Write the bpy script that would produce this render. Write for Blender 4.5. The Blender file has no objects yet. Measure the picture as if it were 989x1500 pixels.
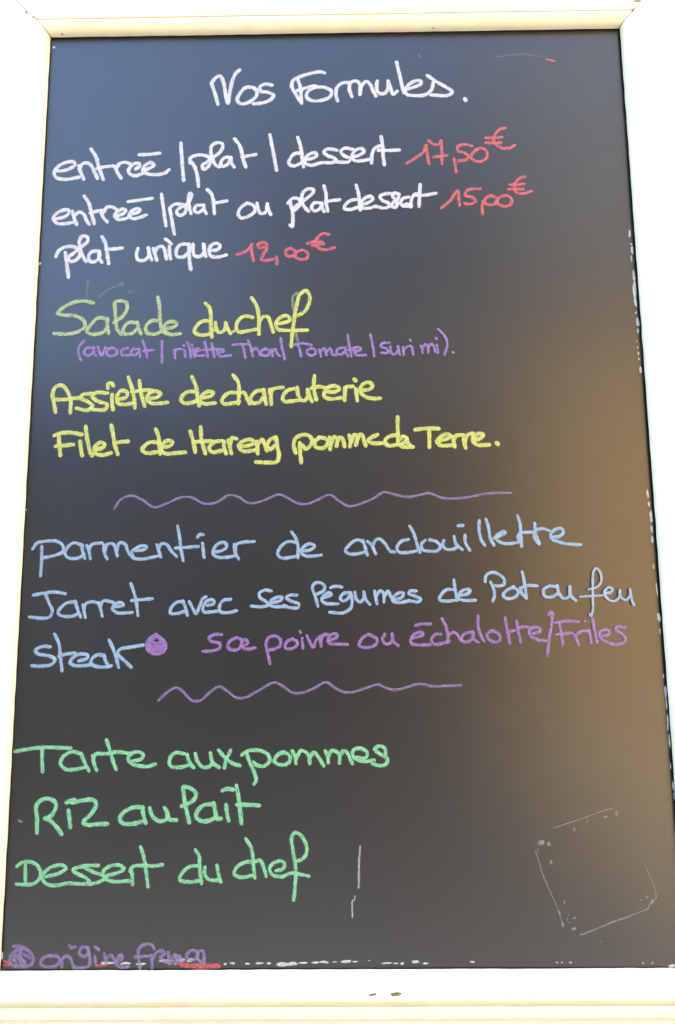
import bpy, bmesh, math, random
from mathutils import Vector, Matrix

S = bpy.context.scene
random.seed(7)

# ------------------------------------------------------------------ camera
# the board hangs on a wall facing -Y; panel 0.70 x 1.065 m, its lower left corner at PANEL
PW, PH = 0.700, 1.0655
PANEL = Vector((-0.35, 0.0, 1.15))

def bw(x, y, n=0.0):
    """millimetres on the panel (right, up, towards the viewer) -> world metres"""
    return Vector((PANEL.x + x / 1000, -n / 1000, PANEL.z + y / 1000))

cam_d = bpy.data.cameras.new("camera")
cam = bpy.data.objects.new("camera", cam_d)
S.collection.objects.link(cam)
r_, u_, f_ = (0.9999164, -0.00850471, -0.00973975), (0.00973404, 0.99092563, 0.13405838), (-0.00851124, 0.13414198, -0.99092557)
W3 = lambda v: Vector((v[0], -v[2], v[1]))
R_, U_, B_ = W3(r_), W3(u_), -W3(f_)
M = Matrix(((R_.x, U_.x, B_.x), (R_.y, U_.y, B_.y), (R_.z, U_.z, B_.z))).to_4x4()
M.translation = bw(355.72, 369.69, 746.97)
cam.matrix_world = M
cam_d.sensor_fit = 'VERTICAL'
cam_d.sensor_height = 36.0
cam_d.lens = 990.4 / 1500 * 36.0
cam_d.clip_start = 0.02
cam_d.clip_end = 2000
S.camera = cam

# ------------------------------------------------------------------ sky, sun, exposure
SUN_EL, SUN_AZ = math.radians(58), math.radians(-12)        # behind the wall the board hangs on
wd = bpy.data.worlds.new("World"); S.world = wd; wd.use_nodes = True
nt = wd.node_tree
bg = nt.nodes["Background"]
sky = nt.nodes.new("ShaderNodeTexSky"); sky.sky_type = 'NISHITA'
sky.sun_disc = False; sky.sun_elevation = SUN_EL; sky.sun_rotation = SUN_AZ
sky.air_density = 1.0; sky.dust_density = 2.0; sky.ozone_density = 1.0
nt.links.new(sky.outputs[0], bg.inputs[0]); bg.inputs[1].default_value = 0.15
sd = bpy.data.lights.new("sun", 'SUN'); sd.energy = 4.0; sd.angle = math.radians(0.5); sd.color = (1.0, 0.93, 0.82)
sun = bpy.data.objects.new("sun", sd); S.collection.objects.link(sun)
to_sun = Vector((math.sin(SUN_AZ) * math.cos(SUN_EL), math.cos(SUN_AZ) * math.cos(SUN_EL), math.sin(SUN_EL)))
sun.rotation_euler = to_sun.to_track_quat('Z', 'Y').to_euler()
S.view_settings.view_transform = 'Standard'; S.view_settings.look = 'None'
S.view_settings.gamma = 1.0; S.view_settings.exposure = 4.05
S.cycles.transparent_max_bounces = 24

# ------------------------------------------------------------------ helpers
def link(name, me, parent=None):
    o = bpy.data.objects.new(name, me); S.collection.objects.link(o)
    if parent: o.parent = parent
    return o

def mesh_obj(name, bm, mat, parent=None, smooth=False):
    me = bpy.data.meshes.new(name); bm.to_mesh(me); bm.free()
    for p in me.polygons: p.use_smooth = smooth
    if mat: me.materials.append(mat)
    return link(name, me, parent)

def empty(name, loc):
    o = bpy.data.objects.new(name, None); S.collection.objects.link(o); o.location = loc
    return o

def box(bm, a, b):
    vs = [bm.verts.new((x, y, z)) for x in (a[0], b[0]) for y in (a[1], b[1]) for z in (a[2], b[2])]
    for f in ((0, 1, 3, 2), (4, 6, 7, 5), (0, 4, 5, 1), (2, 3, 7, 6), (0, 2, 6, 4), (1, 5, 7, 3)):
        bm.faces.new([vs[i] for i in f])

class Mat:
    def __init__(s, name):
        s.m = bpy.data.materials.new(name); s.m.use_nodes = True
        s.t = s.m.node_tree; s.b = s.t.nodes["Principled BSDF"]; s.out = s.t.nodes["Material Output"]
    def n(s, kind, **kw):
        x = s.t.nodes.new("ShaderNode" + kind)
        for k, v in kw.items():
            if k in x.inputs: x.inputs[k].default_value = v
            else: setattr(x, k, v)
        return x
    def l(s, a, b): s.t.links.new(a, b)
    def coords(s, scale=(1, 1, 1)):
        c = s.n("TexCoord"); mp = s.n("Mapping"); mp.inputs["Scale"].default_value = scale
        s.l(c.outputs["Object"], mp.inputs["Vector"]); return mp.outputs[0]
    def noise(s, vec, scale, detail=4, rough=0.55):
        x = s.n("TexNoise"); x.inputs["Scale"].default_value = scale
        x.inputs["Detail"].default_value = detail; x.inputs["Roughness"].default_value = rough
        if vec is not None: s.l(vec, x.inputs["Vector"])
        return x.outputs["Fac"]
    def rng(s, v, a, b, c, d, smooth=False):
        x = s.n("MapRange"); x.interpolation_type = 'SMOOTHSTEP' if smooth else 'LINEAR'
        for i, q in enumerate((a, b, c, d)): x.inputs[i + 1].default_value = q
        s.l(v, x.inputs[0]); return x.outputs[0]
    def math(s, op, a, b):
        x = s.n("Math", operation=op)
        for i, q in enumerate((a, b)):
            if isinstance(q, (int, float)): x.inputs[i].default_value = q
            else: s.l(q, x.inputs[i])
        return x.outputs[0]
    def mix(s, f, a, b):
        x = s.n("Mix", data_type='RGBA')
        for i, q in ((0, f), (6, a), (7, b)):
            if hasattr(q, 'links'): s.l(q, x.inputs[i])
            elif isinstance(q, (int, float)): x.inputs[i].default_value = q
            else: x.inputs[i].default_value = (*q, 1)
        return x.outputs[2]
    def bump(s, h, strength, dist):
        x = s.n("Bump"); x.inputs["Strength"].default_value = strength; x.inputs["Distance"].default_value = dist
        s.l(h, x.inputs["Height"]); s.l(x.outputs[0], s.b.inputs["Normal"])

def slate_mat():
    m = Mat("black_board_paint")
    v = m.coords()
    big = m.noise(v, 3.0, 5)
    wipe = m.noise(m.coords((1.5, 1, 9)), 4.0, 2, 0.5)      # sideways wipe marks
    grain = m.noise(v, 700.0, 2)
    dust = m.math('MULTIPLY', m.rng(big, 0.35, 0.7, 0.3, 1.0), m.rng(wipe, 0.35, 0.75, 0.5, 1.0))
    col = m.mix(m.math('MULTIPLY', dust, 0.006), (0.0022, 0.0022, 0.0023), (0.55, 0.55, 0.56))
    col2 = m.mix(m.rng(grain, 0.3, 0.7, 0.0, 0.6), col, (0.0042, 0.0041, 0.0040))
    spk = m.rng(m.noise(v, 330.0, 1), 0.72, 0.80, 0.0, 0.035)
    col2 = m.mix(spk, col2, (0.5, 0.5, 0.48))
    m.l(col2, m.b.inputs["Base Color"])
    mott = m.noise(v, 240.0, 4, 0.7)                       # slightly uneven gloss
    m.l(m.math('ADD', m.rng(mott, 0.3, 0.7, 0.265, 0.305), m.rng(big, 0.3, 0.7, 0.0, 0.02)), m.b.inputs["Roughness"])
    m.b.inputs["IOR"].default_value = 1.48
    return m.m

def paint_mat():
    m = Mat("cream_gloss_paint")
    v = m.coords()
    streak = m.noise(v, 45.0, 5)
    dirt = m.rng(m.noise(v, 120.0, 6, 0.7), 0.68, 0.76, 0.0, 0.5)
    col = m.mix(m.rng(streak, 0.3, 0.7, 0, 1), (0.46, 0.42, 0.275), (0.50, 0.465, 0.315))
    col = m.mix(dirt, col, (0.42, 0.36, 0.22))
    m.l(col, m.b.inputs["Base Color"])
    m.b.inputs["Roughness"].default_value = 0.42
    m.bump(streak, 0.25, 0.0012)
    return m.m

def ink_mat(name, a, b, cover=0.95, rough=0.55):
    """dried paint-marker film: streaky, thinner at the stroke's sides (uv.x runs -1..1 across the stroke)"""
    m = Mat(name)
    v = m.coords()
    uv = m.n("UVMap"); sp = m.n("SeparateXYZ"); m.l(uv.outputs[0], sp.inputs[0])
    across = m.math('ABSOLUTE', sp.outputs[0], 0)
    wob = m.rng(m.noise(v, 900.0, 3), 0.3, 0.7, -0.14, 0.14)
    edge = m.rng(m.math('ADD', across, wob), 0.60, 1.0, 1.0, 0.05, True)
    mp = m.n("Mapping"); mp.inputs["Scale"].default_value = (2.2, 1.3, 1); m.l(uv.outputs[0], mp.inputs["Vector"])
    drag = m.noise(mp.outputs[0], 1.6, 4, 0.6)                       # streaks dragged along the stroke
    streak = m.math('MULTIPLY', m.rng(m.noise(v, 140.0, 4), 0.3, 0.65, 0.78, 1.0), m.rng(drag, 0.34, 0.6, 0.6, 1.0))
    alpha = m.math('MULTIPLY', m.math('MULTIPLY', edge, streak), cover)
    m.l(m.mix(m.rng(m.noise(v, 90.0, 4), 0.3, 0.7, 0, 1), a, b), m.b.inputs["Base Color"])
    m.b.inputs["Roughness"].default_value = rough
    tr = m.n("BsdfTransparent"); mx = m.n("MixShader")
    m.l(alpha, mx.inputs[0]); m.l(tr.outputs[0], mx.inputs[1]); m.l(m.b.outputs[0], mx.inputs[2])
    m.l(mx.outputs[0], m.out.inputs[0])
    return m.m

def plain(name, a, b, scale, rough=0.8, bump=0.3, dist=0.01):
    m = Mat(name); v = m.coords(); n = m.noise(v, scale, 6)
    m.l(m.mix(m.rng(n, 0.3, 0.7, 0, 1), a, b), m.b.inputs["Base Color"])
    m.b.inputs["Roughness"].default_value = rough; m.bump(n, bump, dist)
    return m.m

SLATE, CREAM = slate_mat(), paint_mat()
WHITE = ink_mat("white_ink", (0.32, 0.315, 0.3), (0.37, 0.36, 0.345))
RED = ink_mat("red_ink", (0.25, 0.036, 0.038), (0.3, 0.052, 0.052))
PALE = ink_mat("pale_yellow_ink", (0.19, 0.235, 0.09), (0.23, 0.27, 0.11), 0.9)
YELLOW = ink_mat("yellow_ink", (0.27, 0.285, 0.05), (0.31, 0.32, 0.07))
GHOST = ink_mat("thin_yellow_ink", (0.245, 0.258, 0.136), (0.272, 0.272, 0.15), 0.4)
PURPLE = ink_mat("purple_ink", (0.12, 0.064, 0.175), (0.155, 0.088, 0.21), 0.95)
FADED = ink_mat("faded_purple_ink", (0.12, 0.08, 0.165), (0.16, 0.11, 0.2), 0.75)
WIPED = ink_mat("wiped_chalk", (0.25, 0.25, 0.25), (0.3, 0.3, 0.3), 0.12, 0.8)
LILAC = ink_mat("lilac_ink", (0.11, 0.072, 0.145), (0.135, 0.09, 0.168), 0.8)
MAUVE = ink_mat("mauve_ink", (0.14, 0.063, 0.172), (0.168, 0.083, 0.2), 0.9)
BLUE = ink_mat("pale_blue_ink", (0.125, 0.19, 0.25), (0.175, 0.24, 0.3))
GREEN = ink_mat("green_ink", (0.095, 0.265, 0.12), (0.13, 0.31, 0.155))
GREY = ink_mat("grey_chalk", (0.2, 0.2, 0.195), (0.28, 0.275, 0.26), 0.7, 0.9)
FLECK = ink_mat("white_paint_fleck", (0.3, 0.3, 0.28), (0.4, 0.4, 0.37), 0.85)
GLUE = ink_mat("adhesive_residue", (0.17, 0.165, 0.15), (0.24, 0.23, 0.21), 0.48, 0.8)
WOOD = plain("bare_wood", (0.07, 0.045, 0.02), (0.15, 0.10, 0.05), 300, 0.8, 0.3, 0.001)

# handwriting: per line a list of (what, strokes); a stroke is its width in 0.01 mm, then points in 0.1 mm on the panel
INK = {
'head': [('white word Nos', '''556 1997,10009 2036,9893 2081,9730
556 2001,10015 2042,10075 2101,10106 2144,10021 2172,9872 2202,9733 2225,9890 2254,10038 2295,10140 2337,10181
555 2508,9945 2424,9946 2357,9879 2316,9777 2359,9727 2459,9747 2543,9820 2554,9894 2508,9941 2454,9951
555 2735,9971 2659,9985 2592,9949 2601,9893 2694,9873 2758,9831 2728,9780 2627,9735 2518,9724'''),
('white word Formules', '''555 3377,10126 3335,10141 3182,10112 3064,10071 2997,10030 2980,9961 3014,9868 3098,9724
555 3051,10044 3081,9950 3098,9737
553 3047,9891 3165,9930 3266,9951
553 3266,9932 3182,9883 3161,9800 3232,9753 3366,9760 3454,9814 3459,9879 3384,9926 3283,9936
551 3536,9748 3516,9841 3537,9933 3593,9982 3677,9990
552 3709,9801 3681,9903 3694,9977 3753,10009 3803,9975 3810,9827
552 3813,9836 3828,9938 3888,9998 3938,9954 3970,9870 4002,9805
553 4022,9999 4013,9916 4037,9842 4104,9831 4147,9895 4157,9997
553 4154,9997 4181,9913 4212,9820 4258,9860
555 4263,10251 4297,10078 4324,9929 4344,9840
552 4365,9882 4458,9909 4551,9953 4557,9990 4493,9997 4417,9956 4360,9882 4380,9817 4488,9797 4598,9808 4675,9868 4703,9969
553 4634,10063 4745,9978 4860,9902 4929,9842 4882,9796 4673,9803
628 5081,9741 5089,9728'''),
],
'l2': [('white word entree', '''548 162,8875 261,8886 367,8944 356,8989 273,8990 175,8938 125,8867 149,8794 250,8766 382,8782 423,8790
548 417,8939 446,8853 483,8766
548 431,8880 450,8952 507,8978 567,8941 612,8850 648,8774
550 558,9154 620,9057 659,8921 719,8759
548 643,8904 726,8920 834,8928
547 854,8922 886,8846 934,8774
547 876,8900 908,8957 973,8976 1032,8955
547 1109,8887 1150,8923 1149,8955 1082,8954 1026,8889 1028,8835 1096,8798 1194,8827
547 1193,8868 1275,8894 1324,8933 1290,8966 1216,8927 1193,8868 1244,8823 1361,8808 1460,8828 1504,8867
548 1145,9071 1270,9074 1387,9087'''),
('white upright bar', '''549 1642,9213 1664,8960 1686,8730'''),
('white word plat', '''547 1772,8972 1815,8903 1851,8777 1865,8652
547 1756,8958 1763,9020 1854,9055 1954,9041 2004,8999 1989,8918 1924,8869 1906,8919 1964,8963 2037,9022 2103,9075 2149,9150 2138,9201 2084,9214 2021,9179 2006,9098 2029,9007 2064,8926 2106,8898
547 2240,9019 2170,9014 2130,8952 2139,8907 2205,8924 2250,9004
547 2250,9013 2254,8950 2288,8895
549 2292,9257 2351,9174 2386,9056 2404,8966 2429,8893
546 2386,9023 2469,9037 2547,9050'''),
('white upright bar', '''549 2717,9304 2760,9068 2799,8843'''),
('white word dessert', '''546 3102,9054 3019,9055 2961,8989 2945,8930 3003,8894 3102,8933
548 3053,9263 3086,9153 3102,9027 3122,8883
545 3144,8976 3218,8985 3276,9024 3268,9060 3202,9049 3144,8990 3143,8927 3218,8899 3334,8930 3466,8931 3516,8957 3483,8994 3409,9022 3365,9073 3418,9109 3517,9093
545 3708,9102 3617,9114 3570,9070 3616,9013 3685,8978 3657,8937 3566,8935 3500,8940
545 3707,8999 3798,9025 3849,9069 3824,9106 3750,9089 3707,9017 3731,8954 3831,8949 3922,8969
544 3938,8920 3944,9032 3982,9112 4057,9142
546 4056,9256 4074,9138 4076,9012 4089,8895
545 4023,9081 4147,9077 4267,9081'''),
],
'p2': [('', '''465 4362,8913 4460,8978 4561,9057 4593,9147 4602,9057 4623,8904
467 4631,9201 4679,9155 4746,9154 4777,9198
467 4777,9198 4781,9072 4780,8901
466 4683,8987 4758,8997 4840,9004
465 4926,8953 4936,8890 4944,8791
466 5142,9124 5043,9144 4968,9114 4975,9065 5056,9032 5096,8986 5061,8942 4979,8934
466 5210,9069 5156,9039 5129,8977 5168,8931 5250,8921 5318,8974 5313,9055 5257,9095 5190,9078
467 5548,9353 5481,9332 5429,9270 5401,9198 5440,9125 5521,9087 5604,9092 5651,9125
467 5315,9226 5411,9225 5507,9232
466 5312,9163 5408,9156 5491,9160'''),
],
'l3': [('white word entree', '''527 183,8260 272,8282 328,8334 318,8369 244,8365 163,8313 145,8260 185,8204 276,8194 374,8210
527 368,8349 388,8275 425,8186
527 395,8296 443,8341 501,8317 538,8237 573,8184
529 500,8542 553,8467 591,8342 633,8192
527 583,8328 649,8347 722,8358
527 706,8355 734,8278 786,8211
527 732,8319 779,8398 836,8400 895,8364
526 890,8285 971,8310 1003,8350 969,8372 904,8338 873,8285 916,8241 998,8248 1039,8265
526 1054,8300 1144,8325 1176,8357 1142,8378 1077,8344 1046,8292 1089,8247 1178,8263 1247,8290
528 1032,8465 1155,8481 1311,8503'''),
('white upright bar', '''528 1426,8551 1455,8365 1489,8153'''),
('white word plat', '''526 1528,8372 1551,8257 1570,8151 1592,8046
526 1531,8377 1571,8415 1654,8423 1715,8387 1714,8316 1649,8277 1610,8326 1646,8375 1720,8413 1768,8474 1786,8545 1766,8563 1748,8483 1762,8377 1783,8303
526 1904,8407 1843,8399 1823,8341 1870,8309 1927,8354
526 1931,8406 1943,8339 1964,8300
528 1972,8604 2022,8550 2048,8444 2062,8299
526 2057,8431 2131,8442 2205,8455'''),
('white word ou', '''525 2444,8420 2370,8359 2347,8281 2380,8236 2462,8253 2543,8322 2526,8392 2452,8424
525 2567,8418 2584,8339 2617,8285 2675,8311 2690,8402
525 2690,8408 2704,8346 2731,8275'''),
('white word plat', '''525 2962,8426 2986,8323 2995,8218 2987,8113 2964,8134
525 2937,8417 2986,8473 3052,8472 3085,8427 3060,8366 3006,8323 3019,8367 3085,8419 3167,8479 3236,8549 3233,8588 3167,8591 3110,8542 3101,8463 3126,8374 3178,8311
524 3318,8412 3249,8413 3216,8355 3249,8310 3314,8341 3339,8406
524 3339,8406 3344,8353 3363,8305
526 3365,8627 3389,8529 3389,8423 3408,8308
524 3389,8427 3463,8440 3548,8449'''),
('white word dessert', '''524 3775,8447 3692,8441 3618,8384 3606,8335 3675,8322 3773,8356
526 3749,8630 3776,8523 3782,8417 3793,8317
523 3807,8382 3889,8407 3947,8455 3923,8486 3857,8469 3799,8399 3814,8346 3904,8336 3970,8358 4068,8334 4134,8356 4126,8398 4061,8431 4029,8481 4087,8515 4178,8521
524 4252,8513 4202,8522 4177,8487 4217,8437 4232,8375 4207,8341 4163,8359 4192,8411 4242,8455 4255,8502
524 4365,8470 4299,8450 4274,8392 4314,8353 4396,8361
523 4306,8356 4347,8382 4399,8360
522 4392,8346 4401,8434 4432,8495 4490,8516
525 4509,8627 4501,8503 4490,8350
524 4464,8490 4579,8493 4690,8513'''),
],
'p3': [('', '''460 4755,8332 4856,8419 4958,8550 4964,8470 4971,8361
462 5221,8567 5123,8568 5056,8539 5046,8486 5135,8459 5158,8405 5099,8375 5034,8386
460 5248,8404 5237,8334 5242,8249
461 5349,8482 5285,8448 5275,8390 5336,8361 5402,8388 5413,8446 5349,8478
461 5512,8480 5437,8445 5418,8384 5474,8344 5564,8355 5591,8417 5553,8470 5487,8476
462 5760,8715 5694,8698 5641,8628 5622,8566 5653,8513 5726,8499 5825,8528
462 5575,8615 5657,8614 5748,8623
461 5565,8558 5638,8557 5728,8556'''),
],
'l4': [('white word plat', '''538 306,7827 328,7696 356,7524
538 197,7785 219,7845 290,7896 388,7904 468,7859 478,7789 420,7726 363,7722 345,7765 408,7825 486,7894 565,7971 555,8023 497,8033 467,7972 479,7868 516,7780 554,7719
538 701,7844 620,7836 582,7771 608,7715 673,7718 712,7778 710,7833
538 710,7833 708,7760 742,7705
539 735,8021 780,7933 800,7828 825,7686
538 790,7863 880,7867 973,7878'''),
('white word unique', '''538 1164,7866 1150,7788 1176,7724 1250,7723 1297,7786 1289,7873
537 1286,7873 1304,7795 1331,7725
537 1348,7864 1370,7794 1391,7721
537 1364,7811 1400,7877 1457,7888 1486,7827 1505,7737
537 1535,7887 1541,7809 1554,7736
538 1491,7980 1521,7957 1554,7923
537 1750,7915 1669,7908 1621,7843 1631,7764 1705,7755 1769,7823 1770,7910
537 1767,7910 1772,7806 1778,7702 1796,7598
537 1816,7909 1817,7831 1843,7762 1908,7761 1948,7821 1942,7907
537 1938,7908 1948,7838 1969,7760
536 2029,7828 2111,7844 2135,7884 2101,7919 2036,7897 2005,7829 2031,7759 2112,7746 2209,7770'''),
],
'p4': [('', '''459 2336,7781 2409,7797 2482,7857 2511,7900
460 2506,7900 2510,7813 2530,7700
459 2649,7868 2604,7855 2579,7890 2620,7921 2677,7911 2685,7845 2645,7768 2621,7711 2678,7698 2759,7714
458 2803,7740 2808,7653
459 2962,7846 2913,7825 2913,7769 2962,7743 3019,7771 3011,7823 2954,7847
458 3092,7822 3035,7793 3027,7733 3084,7705 3157,7718 3173,7773 3133,7813 3076,7815
459 3419,8012 3354,8027 3288,7976 3255,7906 3296,7845 3385,7822 3483,7848
459 3166,7904 3239,7924 3340,7919
459 3223,7877 3288,7885 3356,7893'''),
],
'salade': [('', '''547 662,7195 564,7221 435,7206 308,7140 255,7073 329,7052 458,7042 557,6985 577,6909 507,6851 371,6819 226,6829
545 831,6998 734,7013 640,6925 603,6849 661,6815 789,6835 843,6897
545 839,6998 837,6905 857,6826
545 916,6958 1007,7021 1061,7113 1050,7195 984,7216 920,7200 924,7107 936,6971 956,6870 1003,6811
544 1174,6948 1090,6949 1028,6878 1038,6819 1127,6818 1189,6876
544 1190,6951 1202,6884 1234,6816
544 1419,6970 1347,6966 1285,6891 1303,6824 1400,6806 1479,6847
547 1420,7253 1442,7134 1451,6982 1479,6847 1528,6813
543 1510,6872 1606,6887 1646,6920 1621,6954 1541,6943 1494,6880 1528,6821 1592,6798 1688,6807'''),
],
'chef': [('bright yellow word du', '''558 2037,6958 1941,6951 1870,6884 1855,6826 1928,6786 2023,6799 2063,6840
561 1977,7170 2026,7118 2044,6983 2046,6865 2059,6765
558 2098,6932 2106,6865 2135,6817 2191,6830 2214,6880 2217,6927
558 2217,6930 2239,6863 2272,6804
301 2272,6804 2327,6837'''),
('bright yellow word chef', '''558 2526,6994 2438,7008 2366,6962 2340,6878 2367,6819 2455,6827 2583,6850
560 2516,7230 2573,7136 2598,7010 2603,6791
557 2607,6934 2646,6997 2703,6996 2735,6924 2768,6814
557 2807,6911 2887,6922 2959,6954 2935,7005 2863,6994 2799,6923 2823,6847 2951,6829 3159,6831
554 2976,6637 2983,6736 3007,6937 3040,7139 3080,7265 3144,7312 3193,7239 3176,7137 3128,7053 3060,7012'''),
],
'chefghost': [('', '''379 3048,7288 3003,7258 2991,7156 3015,7021
376 3028,6819 3051,6702'''),
],
'paren': [('small purple word avocat', '''407 573,6737 520,6671 516,6579 546,6509
407 673,6652 601,6645 579,6587 629,6558 683,6599 692,6652
407 692,6644 695,6577 717,6557
407 737,6660 781,6556 825,6651
406 905,6650 850,6625 844,6575 893,6547 956,6574 954,6624 897,6650
406 1082,6644 1018,6623 1020,6565 1109,6552
406 1202,6626 1146,6630 1124,6580 1165,6552 1211,6588
406 1218,6629 1232,6534
407 1255,6729 1290,6637 1312,6533
406 1275,6608 1382,6615'''),
('small purple upright bar', '''406 1480,6718 1483,6601 1486,6468'''),
('small purple word rillette', '''405 1626,6607 1637,6513
405 1630,6574 1650,6620 1703,6623
405 1743,6611 1756,6528
406 1737,6664 1739,6661
406 1776,6697 1810,6597 1820,6519
406 1828,6672 1842,6597 1863,6527
405 1874,6583 1922,6604 1898,6626 1858,6588 1883,6543 1971,6542
406 1975,6703 2001,6611 2014,6525
406 2056,6685 2073,6610 2090,6527
405 1961,6605 2073,6615 2145,6613
405 2137,6568 2201,6592 2176,6614 2121,6585 2154,6531 2276,6538'''),
('small purple word Thon', '''405 2304,6666 2391,6671 2466,6669
405 2415,6656 2432,6589 2449,6506
405 2479,6714 2511,6622 2531,6530
404 2528,6585 2567,6626 2599,6587 2619,6537
404 2679,6608 2631,6587 2640,6537 2711,6536 2727,6586 2679,6613
404 2751,6602 2762,6524
404 2762,6574 2791,6606 2815,6551 2842,6526'''),
('small purple upright bar', '''405 2854,6734 2873,6617 2902,6487'''),
('small purple word Tomate', '''404 3014,6657 3109,6672 3208,6651
404 3054,6656 3077,6581 3088,6515
404 3205,6610 3157,6580 3181,6530 3252,6538 3252,6592 3197,6610
404 3300,6595 3319,6517
404 3311,6570 3356,6608 3383,6528
403 3383,6566 3428,6607 3451,6535 3486,6523
404 3570,6613 3514,6598 3498,6551 3554,6534 3602,6575
404 3602,6616 3605,6558 3628,6513
405 3628,6766 3642,6657 3668,6508
403 3634,6588 3681,6599 3737,6620
403 3713,6565 3777,6589 3753,6620 3697,6582 3728,6524 3831,6522'''),
('small purple upright bar', '''404 3891,6763 3913,6638 3931,6510'''),
('small purple word surimi', '''403 4104,6665 4024,6658 4008,6620 4071,6594 4086,6544 4014,6545
403 4119,6618 4118,6560 4157,6523 4206,6576 4203,6617
403 4203,6617 4223,6523
403 4262,6608 4271,6517
403 4269,6572 4310,6616 4345,6624
403 4365,6607 4376,6524
403 4346,6695 4349,6689
403 4469,6622 4486,6539
402 4482,6577 4517,6643 4548,6613 4549,6543
403 4550,6593 4588,6646 4616,6612 4625,6551
403 4651,6628 4660,6537
403 4643,6712 4646,6705
404 4673,6820 4750,6727 4770,6627 4735,6515
402 4834,6540 4837,6535'''),
],
'assi': [('yellow word Assiette', '''565 280,5895 259,5996 238,6111 266,6184 336,6208 403,6142 448,6027 451,5885
567 265,6037 392,6040 526,6055
567 714,6102 596,6095 557,6058 647,6008 704,5959 651,5910 523,5933
567 865,6108 738,6113 692,6073 757,6015 870,5973 848,5916 722,5914
566 924,6086 924,6005 939,5915
567 871,6169 872,6215 916,6226 933,6198
566 1002,6033 1089,6060 1087,6122 1023,6134 982,6069 996,5988 1060,5971 1147,5983
568 1105,6289 1149,6166 1176,6051 1191,5933
568 1233,6247 1253,6115 1301,5952
567 1150,6121 1276,6136 1372,6137
565 1330,6036 1437,6051 1481,6090 1419,6125 1352,6098 1324,6036 1376,5983 1471,5979 1558,5989'''),
('yellow word de', '''565 1867,6116 1777,6106 1715,6028 1756,5979 1866,5994 1913,6031
567 1836,6286 1886,6173 1904,6042 1925,5949
565 1944,6039 2054,6057 2085,6094 2038,6114 1959,6074 1932,6001 1993,5968 2103,5975'''),
('yellow word charcuterie', '''565 2339,6095 2260,6092 2185,6007 2206,5966 2308,5973 2379,5988
567 2312,6300 2369,6217 2378,6086 2372,5969
565 2389,6091 2433,6098 2466,6044 2501,5967
564 2655,6120 2576,6108 2513,6027 2529,5975 2608,5977 2655,6034
564 2662,6123 2674,6034 2690,5957
564 2730,6123 2742,6049 2750,5956
564 2745,6057 2757,6119 2813,6146 2879,6150
564 3000,6133 2926,6109 2879,6031 2895,5987 2989,5989 3068,5997
564 3044,6144 3060,6045 3115,5988 3163,6028 3166,6114
564 3163,6118 3186,6044 3213,5983
565 3243,6280 3234,6174 3242,6092 3263,6002
564 3210,6138 3289,6154 3368,6140
563 3368,6096 3463,6090 3526,6122 3510,6151 3424,6155 3360,6099 3352,6042 3415,6009 3549,6020
563 3589,6134 3589,6072 3585,5991
563 3589,6069 3605,6142 3679,6152
563 3715,6119 3729,5986
668 3702,6231 3709,6224
563 3778,6107 3873,6117 3905,6163 3858,6199 3787,6167 3762,6094 3809,6037 3903,6006 3985,6007'''),
],
'filet': [('yellow word Filet', '''578 284,5618 354,5645 480,5647 591,5626
578 331,5629 344,5517 361,5388
576 306,5490 408,5500 497,5510
576 579,5543 590,5466 609,5383
578 635,5714 656,5593 694,5433 722,5381
575 772,5445 849,5479 855,5516 800,5528 747,5464 757,5408 837,5383 933,5408
578 929,5724 953,5622 973,5510 1012,5394
576 973,5523 1051,5535 1124,5540'''),
('yellow word de', '''575 1459,5525 1365,5521 1289,5442 1337,5402 1462,5413
577 1439,5673 1473,5584 1484,5488 1494,5392
574 1508,5469 1601,5479 1632,5523 1576,5543 1515,5496 1509,5424 1557,5392 1666,5397 1775,5405'''),
('yellow word Hareng', '''576 1830,5645 1866,5532 1892,5407
576 1947,5692 1960,5547 2005,5392
574 1875,5521 1953,5531 2078,5530
574 2188,5533 2102,5518 2048,5442 2096,5402 2189,5421
574 2216,5520 2215,5464 2240,5389
574 2266,5536 2283,5464 2299,5388
574 2285,5492 2305,5564 2355,5556
573 2408,5467 2501,5477 2556,5513 2516,5544 2430,5526 2384,5470 2424,5414 2518,5413 2588,5428
573 2587,5516 2592,5460 2599,5385
573 2603,5489 2649,5544 2673,5491 2700,5416
574 2790,5567 2728,5531 2705,5467 2736,5427 2791,5471
574 2806,5562 2822,5458 2838,5346 2815,5286 2706,5276 2581,5285'''),
('yellow word pomme', '''572 3074,5495 3078,5391 3089,5277
571 3027,5389 3003,5472 3027,5551 3097,5591 3175,5582 3214,5525 3191,5462 3136,5430 3110,5467
573 3293,5553 3246,5517 3253,5453 3331,5436 3386,5484 3371,5540 3293,5561
573 3410,5555 3422,5499 3417,5424
572 3425,5480 3465,5567 3496,5546 3490,5459
572 3495,5495 3527,5559 3558,5538 3578,5454
573 3634,5577 3647,5513 3640,5454
572 3650,5497 3691,5589 3723,5576 3709,5469
572 3717,5512 3754,5588 3785,5575 3800,5511 3818,5460
572 3949,5583 3863,5539 3847,5515 3893,5486 4005,5485'''),
('yellow word de', '''572 4160,5576 4081,5561 4034,5501 4072,5457 4173,5467
574 4184,5783 4182,5667 4183,5555 4189,5475 4235,5443 4347,5438
571 4220,5467 4268,5506 4276,5543 4237,5559 4209,5531
571 4284,5535 4298,5474 4331,5441'''),
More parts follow.
